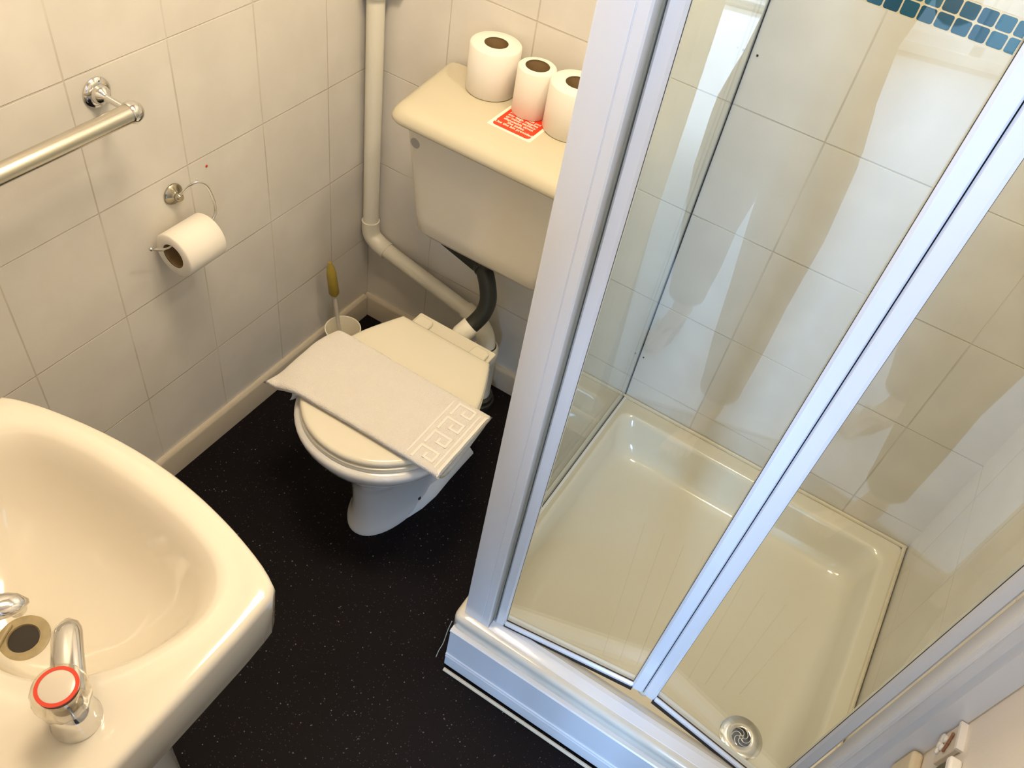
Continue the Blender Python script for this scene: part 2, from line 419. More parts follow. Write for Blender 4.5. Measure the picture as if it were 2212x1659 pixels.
MB().loft([lid_ring(.3945, -.006), lid_ring(.397, -.001), lid_ring(.404, 0), lid_ring(.4085, -.003), lid_ring(.4105, -.008), lid_ring(.411, -.02)]).build('lid', M['seat'], toi, smooth=60)
hb = MB(); hb.box((TX-.108, -.3005, .3785), (TX+.106, -.246, .387)); hb.build('hinge_bar', M['seat'], toi, bevel=.004)
for sx in (-1, 1):
    h = MB().prism(rounded_poly([(TX+sx*.078-.022, -.3005), (TX+sx*.078+.022, -.3005), (TX+sx*.078+.020, -.262), (TX+sx*.078-.020, -.262)], [0, 0, .012, .012]), .386, .398)
    h.build('hinge_cap', M['seat'], toi, bevel=.004)
MB().lathe([(.040, 0), (.040, .050), (.034, .062)], (TX, -.272, .245), (.0, .92, -.38), 30).build('trap_outlet', M['porc'], toi)
# ------------------------------------------------------------------ cistern
cis = thing('cistern', 'low level white cistern on the back wall above the toilet', 'cistern', (.45, 0, .57))
CX = .448
def cis_ring(z, x0, x1, y0, r=.035):
    return [(x, y, z) for x, y in rounded_poly([(x0, -.012), (x0+.003, y0), (x1-.003, y0), (x1, -.012)], [.004, r, r, .004], 7)]
c_ = [(.600, .318, .575, -.150), (.585, .300, .593, -.175)]
body = [cis_ring(.5465, .312, .584, -.150, .03), cis_ring(.5485, .292, .604, -.170, .035), cis_ring(.556, .281, .616, -.187, .04), cis_ring(.572, .272, .625, -.198, .04), cis_ring(.61, .268, .630, -.203, .04), cis_ring(.855, .248, .652, -.228, .04)]
MB().loft(body).build('tank', M['cist'], cis, smooth=60)
def lid_c(z, off):
    pts = [(.214-off, -.016), (.240-off, -.256-off), (.674+off, -.256-off), (.692+off, -.016)]
    return [(x, y, z) for x, y in rounded_poly(pts, [.004, .040, .040, .004], 8)]
MB().loft([lid_c(.852, -.006), lid_c(.852, .000), lid_c(.857, .003), lid_c(.864, .002), lid_c(.873, -.002), lid_c(.880, -.009), lid_c(.884, -.018), lid_c(.8855, -.030), lid_c(.886, -.045)]).build('cistern_lid', M['cistlid'], cis, smooth=70)
disc((.2865, -.2217, .8035), (0, -1, -.12), .0122, .0014, M['greycap'], 'lever_hole_cap', cis, 30)
# flush pipe
fp = thing('flush_pipe', 'black rubber flush pipe bending from the cistern down into the toilet', 'pipe', (.45, -.12, .34))
path = spline([(.375, -.075, .470), (.392, -.090, .476), (.415, -.105, .482), (.436, -.118, .474), (.455, -.130, .450), (.467, -.140, .418), (.466, -.152, .388), (.458, -.167, .366), (.450, -.182, .352)], 6)
MB().tube(path[8:], .0205, 24).build('rubber_pipe', M['black'], fp)
MB().lathe([(.0225, 0), (.0235, .003), (.0235, .012), (.0215, .014)], tuple(path[13]), tuple(path[13]-path[12]), 28).build('pipe_joint', M['black'], fp)
MB().tube([(.430, -.112, .548), (.430, -.112, .47)], .019, 20).build('outlet_tail', M['black'], fp)
MB().frame_prism([(0, .012), (.118, -.022), (.118, .02), (0, .018)], (.312, -.12, .486), (1,0,0), (0,0,1), (0,1,0), -.006, .006).build('black_strip', M['black'], fp)  # black wedge strip beneath the cistern, widening to the right
d_ = (path[-1]-path[-3]).normalized(); c0 = Vector(path[-1]) - d_*.006
MB().lathe([(.0245, 0), (.0245, .034), (.0225, .040), (.021, .060)], tuple(c0), tuple(d_), 30).build('white_cuff', M['clipw'], fp)
# ------------------------------------------------------------------ toilet rolls
def roll_parts(root, r, h, core=.0205, ax=(0,0,1), o=(0,0,0)):
    o = Vector(o) + root.location; e_ = .003
    MB().lathe([(core, 0), (r-e_, 0), (r, e_), (r, h-e_), (r-e_, h), (core, h)], o, ax, 56, False, False).build('paper', M['paper'], root, smooth=60)
    MB().lathe([(core-.0008, .001), (core, .001), (core, h-.001), (core-.0008, h-.001)], o, ax, 40, False, False).build('cardboard_core', M['card'], root, smooth=60)
LZ = .8862
ra = thing('toilet_roll', 'full fat toilet roll standing leftmost on the cistern lid', 'toilet roll', (.352, -.0585, LZ), 'toilet rolls on the cistern')
roll_parts(ra, .0525, .100, .0245)
rb = thing('toilet_roll', 'slim half used toilet roll standing on the red sticker', 'toilet roll', (.458, -.074, LZ), 'toilet rolls on the cistern')
roll_parts(rb, .0385, .099, .0245)
rc = thing('toilet_roll', 'toilet roll half hidden behind the white shower post', 'toilet roll', (.548, -.073, LZ), 'toilet rolls on the cistern')
roll_parts(rc, .0535, .100, .0245)
# sticker with its wording
sx0, sx1, sy0, sy1 = .417, .517, -.173, -.080
st = thing('warning_sticker', 'red warning sticker with white wording on top of the cistern', 'sticker', ((sx0+sx1)/2, (sy0+sy1)/2, LZ))
q = rounded_poly([(sx0, sy0), (sx1, sy0), (sx1, sy1), (sx0, sy1)], .004, 3)
MB().prism(q, LZ-.0001, LZ+.0003).build('white_backing', M['sticker_white'], st, flat=True)
q = rounded_poly([(sx0+.007, sy0+.007), (sx1-.007, sy0+.007), (sx1-.007, sy1-.007), (sx0+.007, sy1-.007)], .009, 5)
MB().prism(q, LZ+.0003, LZ+.0006).build('red_panel', M['red'], st, flat=True)
def text_mesh(body, size, name, mat, parent, loc, xscale=1.0, rot=0):
    cu = bpy.data.curves.new(name, 'FONT'); cu.body = body; cu.size = size; cu.align_x = 'CENTER'; cu.align_y = 'CENTER'; cu.extrude = .00008
    cu.offset = size*.022; cu.space_line = .9
    o = bpy.data.objects.new('tmp_' + name, cu); COL.objects.link(o)
    dg = bpy.context.evaluated_depsgraph_get(); me = bpy.data.meshes.new_from_object(o.evaluated_get(dg))
    bpy.data.objects.remove(o); bpy.data.curves.remove(cu)
    me.name = name; me.materials.clear(); me.materials.append(mat)
    ob = bpy.data.objects.new(name, me); COL.objects.link(ob); ob.parent = parent
    ob.location = Vector(loc) - parent.location; ob.scale = (xscale, 1, 1); ob.rotation_euler = (0, 0, rot)
    return ob
text_mesh('Please do not put\nany bags, nappies\nor other sanitary\ndisposable down\nthe toilet.\nUse the bin provided', .0106, 'wording', M['white_ink'], st, ((sx0+sx1)/2, (sy0+sy1)/2-.0015, LZ+.0008), .95)
# ------------------------------------------------------------------ paper holder and its roll
HY, HZ = -.604, .739
hd = thing('toilet_roll_holder', 'chrome wire toilet roll holder on the left tiled wall', 'toilet roll holder', (0, HY, HZ))
MB().lathe([(.0215, 0), (.0215, .003), (.019, .006), (.012, .009), (.0085, .012), (.0085, .020), (.006, .023)], (0, HY, HZ), (1,0,0), 36).build('wall_plate', M['chrome_worn'], hd)
for dz in (.013, -.013): disc((.0055, HY+.002, HZ+dz), (1,0,0), .0024, .0012, M['darkhole'], 'screw', hd)
XR = .055
wire = spline([(.012, HY, HZ), (.024, HY+.001, .750), (.040, HY+.006, .771), (.050, HY+.018, .780), (XR, HY+.034, .767), (XR, HY+.044, .742), (XR, HY+.049, .712), (XR, HY+.046, .694), (XR, HY+.034, .683), (XR, HY+.010, .680), (XR, HY-.060, .680), (XR, HY-.085, .685), (XR, HY-.110, .7015)], 8)
MB().tube(wire, .0026, 12).build('wire_arm', M['chrome'], hd)
MB().ellipsoid((XR, HY-.111, .7022), (.0042, .0042, .0042)).build('ball_end', M['chrome'], hd)
r_core = .0255
rl = thing('toilet_roll', 'toilet roll hanging on the chrome wire holder on the left wall', 'toilet roll', (XR, HY-.067, .680-r_core+.003))
roll_parts(rl, .046, .094, r_core, (0,1,0))
# ------------------------------------------------------------------ towel rail
tr = thing('towel_rail', 'brushed tubular towel rail with chrome ball end on left wall', 'towel rail', (0, -.95, .990))
TXR, TZ = .076, .988
MB().lathe([(.0255, 0), (.0255, .003), (.023, .006), (.0165, .009)], (0, -.712, .992), (1,0,0), 44).build('flange', M['chrome'], tr)
for dy, dz in ((.004, .019), (-.017, .004), (.016, -.010)): disc((.006, -.712+dy, .992+dz), (1,0,0), .0022, .0014, M['darkhole'], 'screw', tr)
MB().lathe([(.0165, 0), (.0155, .006), (.0125, .011), (.0075, .0145), (.0055, .018), (.0055, TXR-.008)], (.008, -.712, .992), (1,0,-.03), 32).build('bracket', M['chrome'], tr)
MB().lathe([(.0255, 0), (.0255, .003), (.023, .006), (.0165, .009)], (0, -1.26, .992), (1,0,0), 44).build('flange', M['chrome'], tr)
MB().lathe([(.0165, 0), (.0155, .006), (.0125, .011), (.0075, .0145), (.0055, .018), (.0055, TXR-.008)], (.008, -1.26, .992), (1,0,-.03), 32).build('bracket', M['chrome'], tr)
MB().tube([(TXR, -.716, TZ), (TXR, -1.256, TZ)], .0150, 28).build('rail_tube', M['steel'], tr)
for y0, d in ((-.716, 1), (-1.256, -1)):
    MB().lathe([(.0165, 0), (.0178, .003), (.0178, .010), (.0152, .0175), (.0095, .0235), (.0001, .0262)], (TXR, y0-.001*d, TZ), (0,d,0), 32).build('ball_cap', M['chrome'], tr)
# ------------------------------------------------------------------ toilet brush and its pot
BX, BY = .082, -.208
pot = thing('toilet_brush_pot', 'round white plastic pot behind the toilet holding the brush', 'brush pot', (BX, BY, 0))
MB().lathe([(.034, 0), (.040, .004), (.046, .125), (.0485, .130), (.0485, .134), (.0455, .134), (.0425, .12), (.037, .008), (.001, .008)], (BX, BY, 0), (0,0,1), 44).build('pot_body', M['clipw'], pot)
br = thing('toilet_brush', 'toilet brush with yellowed handle leaning in the white pot', 'toilet brush', (BX-.012, BY, .011))
b0, b1 = Vector((BX, BY, .02)), Vector((BX-.037, BY-.004, .345))
dv = (b1-b0).normalized(); at = lambda f: b0 + (b1-b0)*f
MB().tube([at(.3), at(.70)], [.0052, .0052], 14).build('rod', M['brushw'], br)
MB().tube([at(.68), at(.705), at(.90), at(.955), at(.975), at(1)], [.0095, .0140, .0125, .0095, .0060, .0048], 14).build('handle', M['brushy'], br)
bh = MB().lathe([(.012, 0), (.026, .006), (.028, .05), (.020, .075), (.006, .080)], tuple(b0-dv*.004), tuple(dv), 20); bh.build('bristles', M['brushw'], br)
# ------------------------------------------------------------------ towel on the lid
tw = thing('hand_towel', 'folded white terry towel laid across the closed toilet lid', 'towel', (.455, -.537, .411))
def lid_half(y): return interp([(-y_, h) for y_, h in LID], -y)
def towel_surf(z_off, x0, x1, y0, y1, droopR, nx=64, ny=34, thick=.0055, flare=True, jitter=.0008):
    top, bot = [], []
    for i in range(nx+1):
        u = i/nx; r1, r2 = [], []
        for j in range(ny+1):
            v = j/ny
            xl = x0 + (.012 if flare else 0)*(math.sin(PI*v))*.8
            y = y0 + (y1-y0)*v
            if flare: y += -.010*(1-u)**3*(1-v) + .012*(1-u)**6*v*0
            x = xl + (x1-xl)*u
            # left-back corner rounded
            if flare and v > .6: x += .030*((v-.6)/.4)**2*(1-u)**4
            edge = TX - lid_half(max(min(y, -.32), -.69))
            over = max(0, edge + .010 - x); z = .4125 + z_off
            z -= over*over*5.5*(.7+.6*v) if over < .07 else .027*(.7+.6*v)
            edR = TX + lid_half(max(min(y, -.32), -.69)); oR = max(0, x - edR + .004)
            z -= droopR*(oR*oR*12)*(.05+.95*math.sin(PI*min(1, max(0, v))))
            z += .0012*noise.noise(Vector((x*30, y*30, z_off*50))) + jitter*noise.noise(Vector((x*220, y*220, 3)))
            ed = min(u, 1-u, v, 1-v); rnd = min(1, ed/.035); lift = thick*math.sqrt(max(0, 1-(1-rnd)**2))
            r1.append((x, y, z + lift)); r2.append((x, y, z))
        top.append(r1); bot.append(r2)
    return top, bot
def sheet(top, bot):
    nx, ny = len(top), len(top[0]); vs = [p for r in top for p in r] + [p for r in bot for p in r]; fs = []; o = nx*ny
    for i in range(nx-1):
        for j in range(ny-1):
            a = i*ny+j; fs += [(a, a+ny, a+ny+1, a+1), (o+a, o+a+1, o+a+ny+1, o+a+ny)]
    for i in range(nx-1):
        a, b = i*ny, (i+1)*ny; fs.append((a, o+a, o+b, b)); a, b = i*ny+ny-1, (i+1)*ny+ny-1; fs.append((a, b, o+b, o+a))
    for j in range(ny-1):
        fs.append((j, j+1, o+j+1, o+j)); a = (nx-1)*ny+j; fs.append((a, o+a, o+a+1, a+1))
    return MB().add(vs, fs)
lo = sheet(*towel_surf(.0002, .242, .668, -.626, -.452, 1.5, thick=.005)); lo.build('lower_fold', M['towel'], tw, smooth=80)
T_, B_ = towel_surf(.0068, .232, .671, -.636, -.438, .12, thick=.0075); sheet(T_, B_).build('upper_fold', M['towel'], tw, smooth=80)
def tz(x, y):   # height of the towel's upper face
    best = None; bz = .43
    for r in T_[::2]:
        for p_ in r[::2]:
            d = (p_[0]-x)**2+(p_[1]-y)**2
            if best is None or d < best: best, bz = d, p_[2]
    return bz
# hem along the right end and woven key border
def ribbon(pts, w, h, mb):
    for a, b in zip(pts, pts[1:]):
        a, b = Vector(a), Vector(b); d = (b-a); L = d.length; d.normalize(); n_ = Vector((-d.y, d.x, 0))*w/2; k = max(1, int(L/.012))
        rings = []
        for i in range(k+1):
            c = a + d*(-w/2 + (L+w)*i/k); z = tz(c.x, c.y)
            rings.append([(c.x-n_.x, c.y-n_.y, z-.001), (c.x-n_.x, c.y-n_.y, z+h), (c.x+n_.x, c.y+n_.y, z+h), (c.x+n_.x, c.y+n_.y, z-.001)])
        mb.loft(rings)
hm = MB(); ribbon([(.664, -.630, 0), (.664, -.446, 0)], .007, .0012, hm); hm.build('hem', M['towel_band'], tw, smooth=50, bevel=.0008)
key = MB(); yk = -.625; kw = .0052
while yk < -.465:
    s_ = .0095
    loop = [(.600, yk), (.600, yk+.034), (.640, yk+.034), (.640, yk+.011), (.620, yk+.011), (.620, yk+.022)]
    ribbon([(x, y, 0) for x, y in loop], kw, .0011, key)
    ribbon([(.600, yk, 0), (.640, yk, 0)], kw, .0011, key) if False else None
    yk += .045
key.build('key_border', M['towel_band'], tw, smooth=50)
band = MB(); ribbon([(.586, -.630, 0), (.586, -.445, 0)], .004, .0009, band); ribbon([(.652, -.630, 0), (.652, -.445, 0)], .004, .0009, band); band.build('woven_band', M['towel_band'], tw, smooth=50)
fr = []
for i in range(10):
    fr.append([(.262+.020*k/7 + .006*math.sin(i*.4), -.628+.018*math.sin(k/7*PI)*.6-.0022*i*0 + .001*k, .412 - .0052*i + .0*k) for k in range(8)])
top_ = fr; bot_ = [[(x+.003, y+.004, z) for x, y, z in r] for r in fr]
sheet([[(x+.026, y-.0, z) for x, y, z in r] for r in top_], [[(x+.026, y, z) for x, y, z in r] for r in bot_]).build('hanging_corner', M['towel'], tw, smooth=80)

# ------------------------------------------------------------------ wash basin
BZ = .82
ba = thing('wash_basin', 'large cream ceramic wash basin cropped at the lower left of the photo', 'wash basin', (.50, -1.31, .60))
cxb = .502
front = [(.262, -1.150), (.258, -1.136), (.300, -1.118), (.360, -1.103), (.430, -1.092), (.502, -1.088), (.574, -1.092), (.644, -1.103), (.704, -1.118), (.738, -1.131), (.7475, -1.1375), (.7515, -1.145)]
outer = spline([(x, y, 0) for x, y in front], 4)
sideR = [(.7535, -1.16), (.7560, -1.20), (.7570, -1.28), (.7570, -1.38), (.7565, -1.48), (.756, FY+.002)]
backL = [(2*cxb-.756, FY+.002)] + [(2*cxb-x, y) for x, y in sideR[::-1][1:]]
outl = [(p_.x, p_.y) for p_ in outer] + sideR + backL
def scale_poly(poly, c, sx, sy, dx=0, dy=0): return [((x-c[0])*sx+c[0]+dx, (y-c[1])*sy+c[1]+dy) for x, y in poly]
def resample(poly, n):
    P_ = [Vector((*p_, 0)) for p_ in poly]; P_.append(P_[0]); L = [0]
    for a, b in zip(P_, P_[1:]): L.append(L[-1]+(b-a).length)
    out = []; k = 0
    for i in range(n):
        t = L[-1]*i/n
        while L[k+1] < t: k += 1
        f = (t-L[k])/(L[k+1]-L[k]); q_ = P_[k].lerp(P_[k+1], f); out.append((q_.x, q_.y))
    return out
# bowl rim outline, measured
bowl = [(.502, -1.129), (.575, -1.132), (.633, -1.142), (.670, -1.156), (.692, -1.176), (.704, -1.200), (.706, -1.226), (.698, -1.262), (.686, -1.292), (.664, -1.326), (.640, -1.352), (.606, -1.374), (.560, -1.385), (.502, -1.389)]
bowl_full = bowl + [(2*cxb-x, y) for x, y in bowl[::-1][1:-1]]
bp_ = spline([(x, y, 0) for x, y in bowl_full + [bowl_full[0]]], 4)[:-1]
NB = 120
# polar resample so that the rings line up
def polar(poly, c, n=NB):
    P_ = [Vector(p_[:2]) - Vector(c) for p_ in poly]; out = []
    for i in range(n):
        a = 2*PI*i/n; d = Vector((math.cos(a), math.sin(a))); best = 0
        for p0, p1 in zip(P_, P_[1:]+P_[:1]):
            e_ = p1-p0; den = d.x*e_.y - d.y*e_.x
            if abs(den) < 1e-12: continue
            t_ = (p0.x*e_.y - p0.y*e_.x)/den; s_ = (p0.x*d.y - p0.y*d.x)/den
            if t_ > 0 and -1e-6 <= s_ <= 1+1e-6: best = max(best, t_)
        out.append((c[0]+d.x*best, c[1]+d.y*best))
    return out
cb = (cxb, -1.275)
OUT = polar(outl, cb); BOW = polar([(p_.x, p_.y) for p_ in bp_], cb)
def mixp(a, b, f): return [(x+(X-x)*f, y+(Y-y)*f) for (x, y), (X, Y) in zip(a, b)]
def offp(poly, d):
    out = []
    for x, y in poly:
        v_ = Vector((x-cb[0], y-cb[1])); l = v_.length; v_ *= (l+d)/l; out.append((cb[0]+v_.x, cb[1]+v_.y))
    return out
wc = (.486, -1.322)     # waste
WST = [(wc[0]+.024*math.cos(2*PI*i/NB), wc[1]+.024*math.sin(2*PI*i/NB)) for i in range(NB)]
def R3(poly, z): return [(x, max(y, FY+.001), z) for x, y in poly]
rings = []
under = [(.9, .0), ]
rings.append(R3(mixp(OUT, WST, .86), .640))
rings.append(R3(mixp(OUT, WST, .60), .655))
rings.append(R3(mixp(OUT, WST, .30), .672))
rings.append(R3(offp(OUT, -.030), .696))
rings.append(R3(offp(OUT, -.014), .706))
rings.append(R3(offp(OUT, -.007), .720))
rings.append(R3(offp(OUT, -.0005), .805))
rings.append(R3(offp(OUT, -.0015), .813))
rings.append(R3(offp(OUT, -.005), .8185))
rings.append(R3(offp(OUT, -.010), .8200))
rings.append(R3(mixp(OUT, BOW, .45), .8195))
rings.append(R3(mixp(OUT, BOW, .80), .8190))
rings.append(R3(offp(BOW, .002), .8175))
rings.append(R3(offp(BOW, -.003), .8140))
for f, z in ((.05, .802), (.10, .785), (.17, .762), (.27, .735), (.40, .712), (.55, .697), (.70, .687), (.85, .680), (.97, .676), (1.0, .674)):
    rings.append(R3(mixp(offp(BOW, -.004), WST, f), z))
MB().loft(rings).build('bowl', M['porc_basin'], ba, smooth=75)
# waste fitting with recess
wz = .675
MB().lathe([(.0315, 0), (.0315, .0022), (.029, .0034), (.0195, .0026), (.0175, -.004)], (wc[0], wc[1], wz), (0,0,1), 44, False, False).build('waste_ring', M['scale'], ba)
MB().lathe([(.0180, 0), (.0180, .0012)], (wc[0], wc[1], wz-.0004), (0,0,1), 36).build('waste_hole', M['darkhole'], ba)
MB().tube(spline([(wc[0]-.012, wc[1]-.03, wz+.004), (wc[0]-.020, wc[1]-.012, wz+.006), (wc[0]-.026, wc[1]+.002, wz+.005)], 5), .0035, 10).build('plug_link', M['scale'], ba)
pd = MB()
PR = [(0, .120, .105), (.03, .118, .103), (.10, .112, .098), (.30, .116, .100), (.50, .122, .106), (.60, .130, .112), (.645, .135, .118)]
pd.loft([[(0.520+a*math.cos(2*PI*j/40), -1.335+b*math.sin(2*PI*j/40), z) for j in range(40)] for z, a, b in PR])
tag(pd.build('basin_pedestal', M['porc'], smooth=60), 'white ceramic pedestal under the wash basin, mostly hidden', 'pedestal')
# ------------------------------------------------------------------ taps
def tap(name, label, base, tip_dir, reach, ring, spz=.030):
    x, y = base; t_ = thing(name, label, 'tap', (x, y, BZ)); d = Vector((*tip_dir, 0)).normalized()
    MB().lathe([(.0255, -.002), (.0255, .004), (.0235, .009), (.0225, .016), (.0225, .030), (.019, .040), (.015, .046)], (x, y, BZ), (0,0,1), 40).build('body', M['chrome'], t_)
    sd = Vector((-d.y, d.x, 0)); rings_ = []
    for k in range(15):
        f = k/14; c = Vector((x, y, BZ+spz)) + d*(reach*f) + Vector((0, 0, .010*f - .020*f*f))
        wv = .0185*(1-f) + .0150*f; hh = .0135*(1-f) + .0105*f
        if k >= 12: s2 = math.sqrt(max(.02, 1-((k-11)/3.05)**2)); wv *= s2; hh *= s2
        rings_.append([c + sd*wv*math.cos(2*PI*j/24) + Vector((0,0,1))*hh*math.sin(2*PI*j/24) for j in range(24)])
    MB().loft(rings_).build('spout', M['chrome'], t_, smooth=60)
    tipc = Vector((x, y, BZ+spz-.010)) + d*(reach-.014)
    MB().lathe([(.0095, 0), (.0095, -.012), (.007, -.012)], tuple(tipc), (0,0,1), 24).build('nozzle', M['chrome'], t_)
    # clear faceted knob
    kb = MB(); kz = BZ+.040; prof = [(.014, 0), (.0215, .004), (.0262, .014), (.0275, .026), (.0270, .036), (.0245, .042), (.0225, .0435)]
    n = 48
    kb.loft([[(x + r_*(1 - (.035 if j % 4 < 2 and 0 < i < 5 else 0))*math.cos(2*PI*j/n), y + r_*(1 - (.035 if j % 4 < 2 and 0 < i < 5 else 0))*math.sin(2*PI*j/n), kz+h) for j in range(n)] for i, (r_, h) in enumerate(prof)])
    kb.build('clear_knob', M['acrylic'], t_, smooth=25)
    MB().lathe([(.009, 0), (.012, .010), (.0185, .030), (.0200, .0385)], (x, y, kz), (0,0,1), 30).build('knob_core', M['chrome_worn'], t_)
    MB().lathe([(.0168, 0), (.0205, 0), (.0205, .0018), (.0168, .0018)], (x, y, kz+.0432), (0,0,1), 44, False, False).build('coloured_ring', ring, t_)
    MB().lathe([(.0170, 0), (.0170, .0016), (.014, .0026)], (x, y, kz+.0430), (0,0,1), 40).build('knob_cap', M['knobcap'], t_)
    return t_
tap('hot_tap', 'chrome tap with clear knob and red ring on the basin', (.688, -1.3695), (-.80, .60), .108, M['redring'])
tap('cold_tap', 'chrome tap spout over the basin waste, cropped by the left photo edge', (.488, -1.418), (.52, .85), .122, M['greycap'])

# ------------------------------------------------------------------ shower tray
X0, X1, Y0, Y1, ZT = .812, RX-.003, -.758, -.001, .212
st_ = thing('shower_tray', 'raised cream shower tray with ribbed white front panel', 'shower tray', ((X0+X1)/2, -.39, 0))
def rect(x0, y0, x1, y1, r, n=6): return rounded_poly([(x0, y0), (x1, y0), (x1, y1), (x0, y1)], r, n)
tr_r = []
def RR(x0, y0, x1, y1, r, z): return [(x, y, z) for x, y in rect(x0, y0, x1, y1, r)]
tr_r.append(RR(X0+.004, Y0+.004, X1, Y1, .016, .157))
tr_r.append(RR(X0, Y0, X1, Y1, .020, .161))
tr_r.append(RR(X0, Y0, X1, Y1, .020, .199))
tr_r.append(RR(X0+.001, Y0+.001, X1-.001, Y1-.001, .020, .205))
tr_r.append(RR(X0+.004, Y0+.004, X1-.004, Y1-.004, .019, .210))
tr_r.append(RR(X0+.009, Y0+.009, X1-.009, Y1-.009, .018, .212))
tr_r.append(RR(X0+.030, Y0+.040, X1-.030, Y1-.040, .030, .213))
tr_r.append(RR(X0+.032, Y0+.046, X1-.036, Y1-.046, .034, .2145))
tr_r.append(RR(X0+.036, Y0+.056, X1-.040, Y1-.052, .038, .2135))
tr_r.append(RR(X0+.042, Y0+.064, X1-.046, Y1-.058, .042, .204))
tr_r.append(RR(X0+.054, Y0+.078, X1-.058, Y1-.070, .050, .150))
tr_r.append(RR(X0+.064, Y0+.090, X1-.068, Y1-.080, .056, .124))
tr_r.append(RR(X0+.080, Y0+.106, X1-.084, Y1-.096, .060, .112))
tr_r.append(RR(X0+.110, Y0+.130, X1-.114, Y1-.126, .060, .108))
dc = Vector((1.415, -.588))
def toward(ring, f, z): return [(x+(dc.x-x)*f, y+(dc.y-y)*f, z) for x, y, _ in ring]
base_r = tr_r[-1]
for f, z in ((.25, .1078), (.5, .1076), (.75, .1074), (.97, .1072)): tr_r.append(toward(base_r, f, z))
MB().loft(tr_r, False, True).build('tray_body', M['tray'], st_, smooth=70)
# anti-slip lines fanning over the tray floor
gr = MB()
for k in range(9):
    a = Vector((1.10 + .035*k, -.60+.012*k, 0)); b = Vector((1.03+.052*k, -.24, 0))
    if (a-b).length > .1: gr.tube([(a.x, a.y, .1074), ((a.x+b.x)/2, (a.y+b.y)/2, .1076), (b.x, b.y, .1078)], .0009, 6)
gr.build('anti_slip_line', M['tray'], st_)['kind'] = 'stuff'
# front riser panel with steps and ridges: profile in (outwards, up)
pr = [(0, .004), (.012, .004), (.013, .014), (.013, .044), (.0155, .046), (.0155, .049), (.013, .051), (.013, .055), (.0155, .057), (.0155, .060), (.013, .062), (.012, .156), (.0155, .162), (.0155, .166), (.013, .1685), (0, .1685)]
MB().frame_prism(pr, (0, Y0+.005, 0), (0,-1,0), (0,0,1), (1,0,0), X0+.006, X1-.002).build('riser_panel', M['upvc'], st_, smooth=20)
MB().frame_prism([(0, .01), (.004, .01), (.004, .166), (0, .166)], (X0+.012, 0, 0), (-1,0,0), (0,0,1), (0,1,0), Y0+.004, Y1).build('riser_panel', M['upvc'], st_, flat=True)
MB().tube([(X0+.012, -.7755, .003), (X1-.01, -.7755, .003)], .0042, 8).build('floor_sealant', M['silicone'], st_)
sl = MB().tube([(X0+.012, -.0045, .2135), (X1, -.0045, .2135)], .0048, 8); sl.tube([(X1-.004, -.70, .2135), (X1-.004, -.004, .2135)], .0048, 8)
sl.build('rim_sealant', M['silicone'], st_)
MB().tube(spline([(.811, -.752, .172), (.807, -.755, .13), (.803, -.757, .07), (.797, -.759, .03), (.795, -.763, .002)], 6), .0009, 6).build('loose_sealant_thread', M['silicone'], st_)
# drain
dr = thing('shower_drain', 'round chrome drain with spiral slots in the shower tray', 'drain', (dc.x, dc.y, .1074))
MB().lathe([(.0445, 0), (.0445, .0016), (.043, .0028), (.030, .0044), (.0215, .0046), (.0195, .0036), (.0195, .001)], (dc.x, dc.y, .1074), (0,0,1), 56, True, False).build('drain_cover', M['chrome'], dr)
MB().lathe([(.0200, 0), (.0200, .0010)], (dc.x, dc.y, .1092), (0,0,1), 36).build('drain_hole', M['darkhole'], dr)
vn = MB()
for k in range(6):
    a0 = 2*PI*k/6; pts = []
    for i in range(9):
        f = i/8; r_ = .004 + .0158*f; a = a0 + 1.25*f*f*.9 + .3*f; pts.append((dc.x + r_*math.cos(a), dc.y + r_*math.sin(a), .1108))
    vn.tube(pts, .0011, 8)
vn.lathe([(.0045, 0), (.0045, .0015)], (dc.x, dc.y, .1102), (0,0,1), 20)
vn.build('spiral_vane', M['chrome'], dr)
disc((dc.x, dc.y, .1116), (0,0,1), .0028, .0006, M['darkhole'], 'centre_screw', dr)
# ------------------------------------------------------------------ shower enclosure
ZH = 2.02
ec = thing('shower_enclosure', 'white framed shower enclosure standing on the cream tray', 'shower enclosure', (X0, Y0, ZT))
# left corner post, 57 mm wide channel with a shallow groove
pp = [(.8275, -.706), (.8275, -.735), (.8290, -.7385), (.8320, -.740), (.8680, -.740), (.8686, -.7389), (.8694, -.7389), (.8700, -.740), (.8825, -.740), (.8848, -.738), (.8853, -.722), (.880, -.706)]
MB().prism(pp, ZT+.001, ZH).build('corner_post', M['frame'], ec, smooth=30)
thr = [(-.7420, .2122), (-.7410, .2130), (-.7240, .2165), (-.7225, .2172), (-.7130, .2172), (-.7110, .2150), (-.7110, .2122)]
MB().loft([[(x, y, z) for y, z in thr] for x in (.8862, 1.4895)]).build('threshold', M['frame'], ec, smooth=25)
MB().box((.8855, -.722, ZT+.002), (.8887, -.708, ZH)).build('hinge_gap_shade', M['gap_shade'], ec, flat=True)  # strip whose colour paints the shade between post and door stile
# right jamb against the wall
pj_ = [(1.494, -.706), (1.490, -.716), (1.4900, -.7455), (1.4935, -.748), (1.4975, -.748), (1.500, -.7445), (1.506, -.7415), (1.515, -.7405), (1.520, -.743), (1.523, -.7465), (1.5535, -.7465), (1.5545, -.742), (1.5545, -.706)]
MB().prism(pj_, ZT+.001, ZH).build('wall_jamb', M['frame'], ec, smooth=30)
MB().box((.8285, -.747, ZH-.001), (RX-.001, -.70, ZH+.045)).build('header_rail', M['frame'], ec, bevel=.003, flat=True)
MB().box((.8195, -.706, ZH), (.8325, -.001, ZH+.03)).build('side_rail', M['frame'], ec, bevel=.002, flat=True)
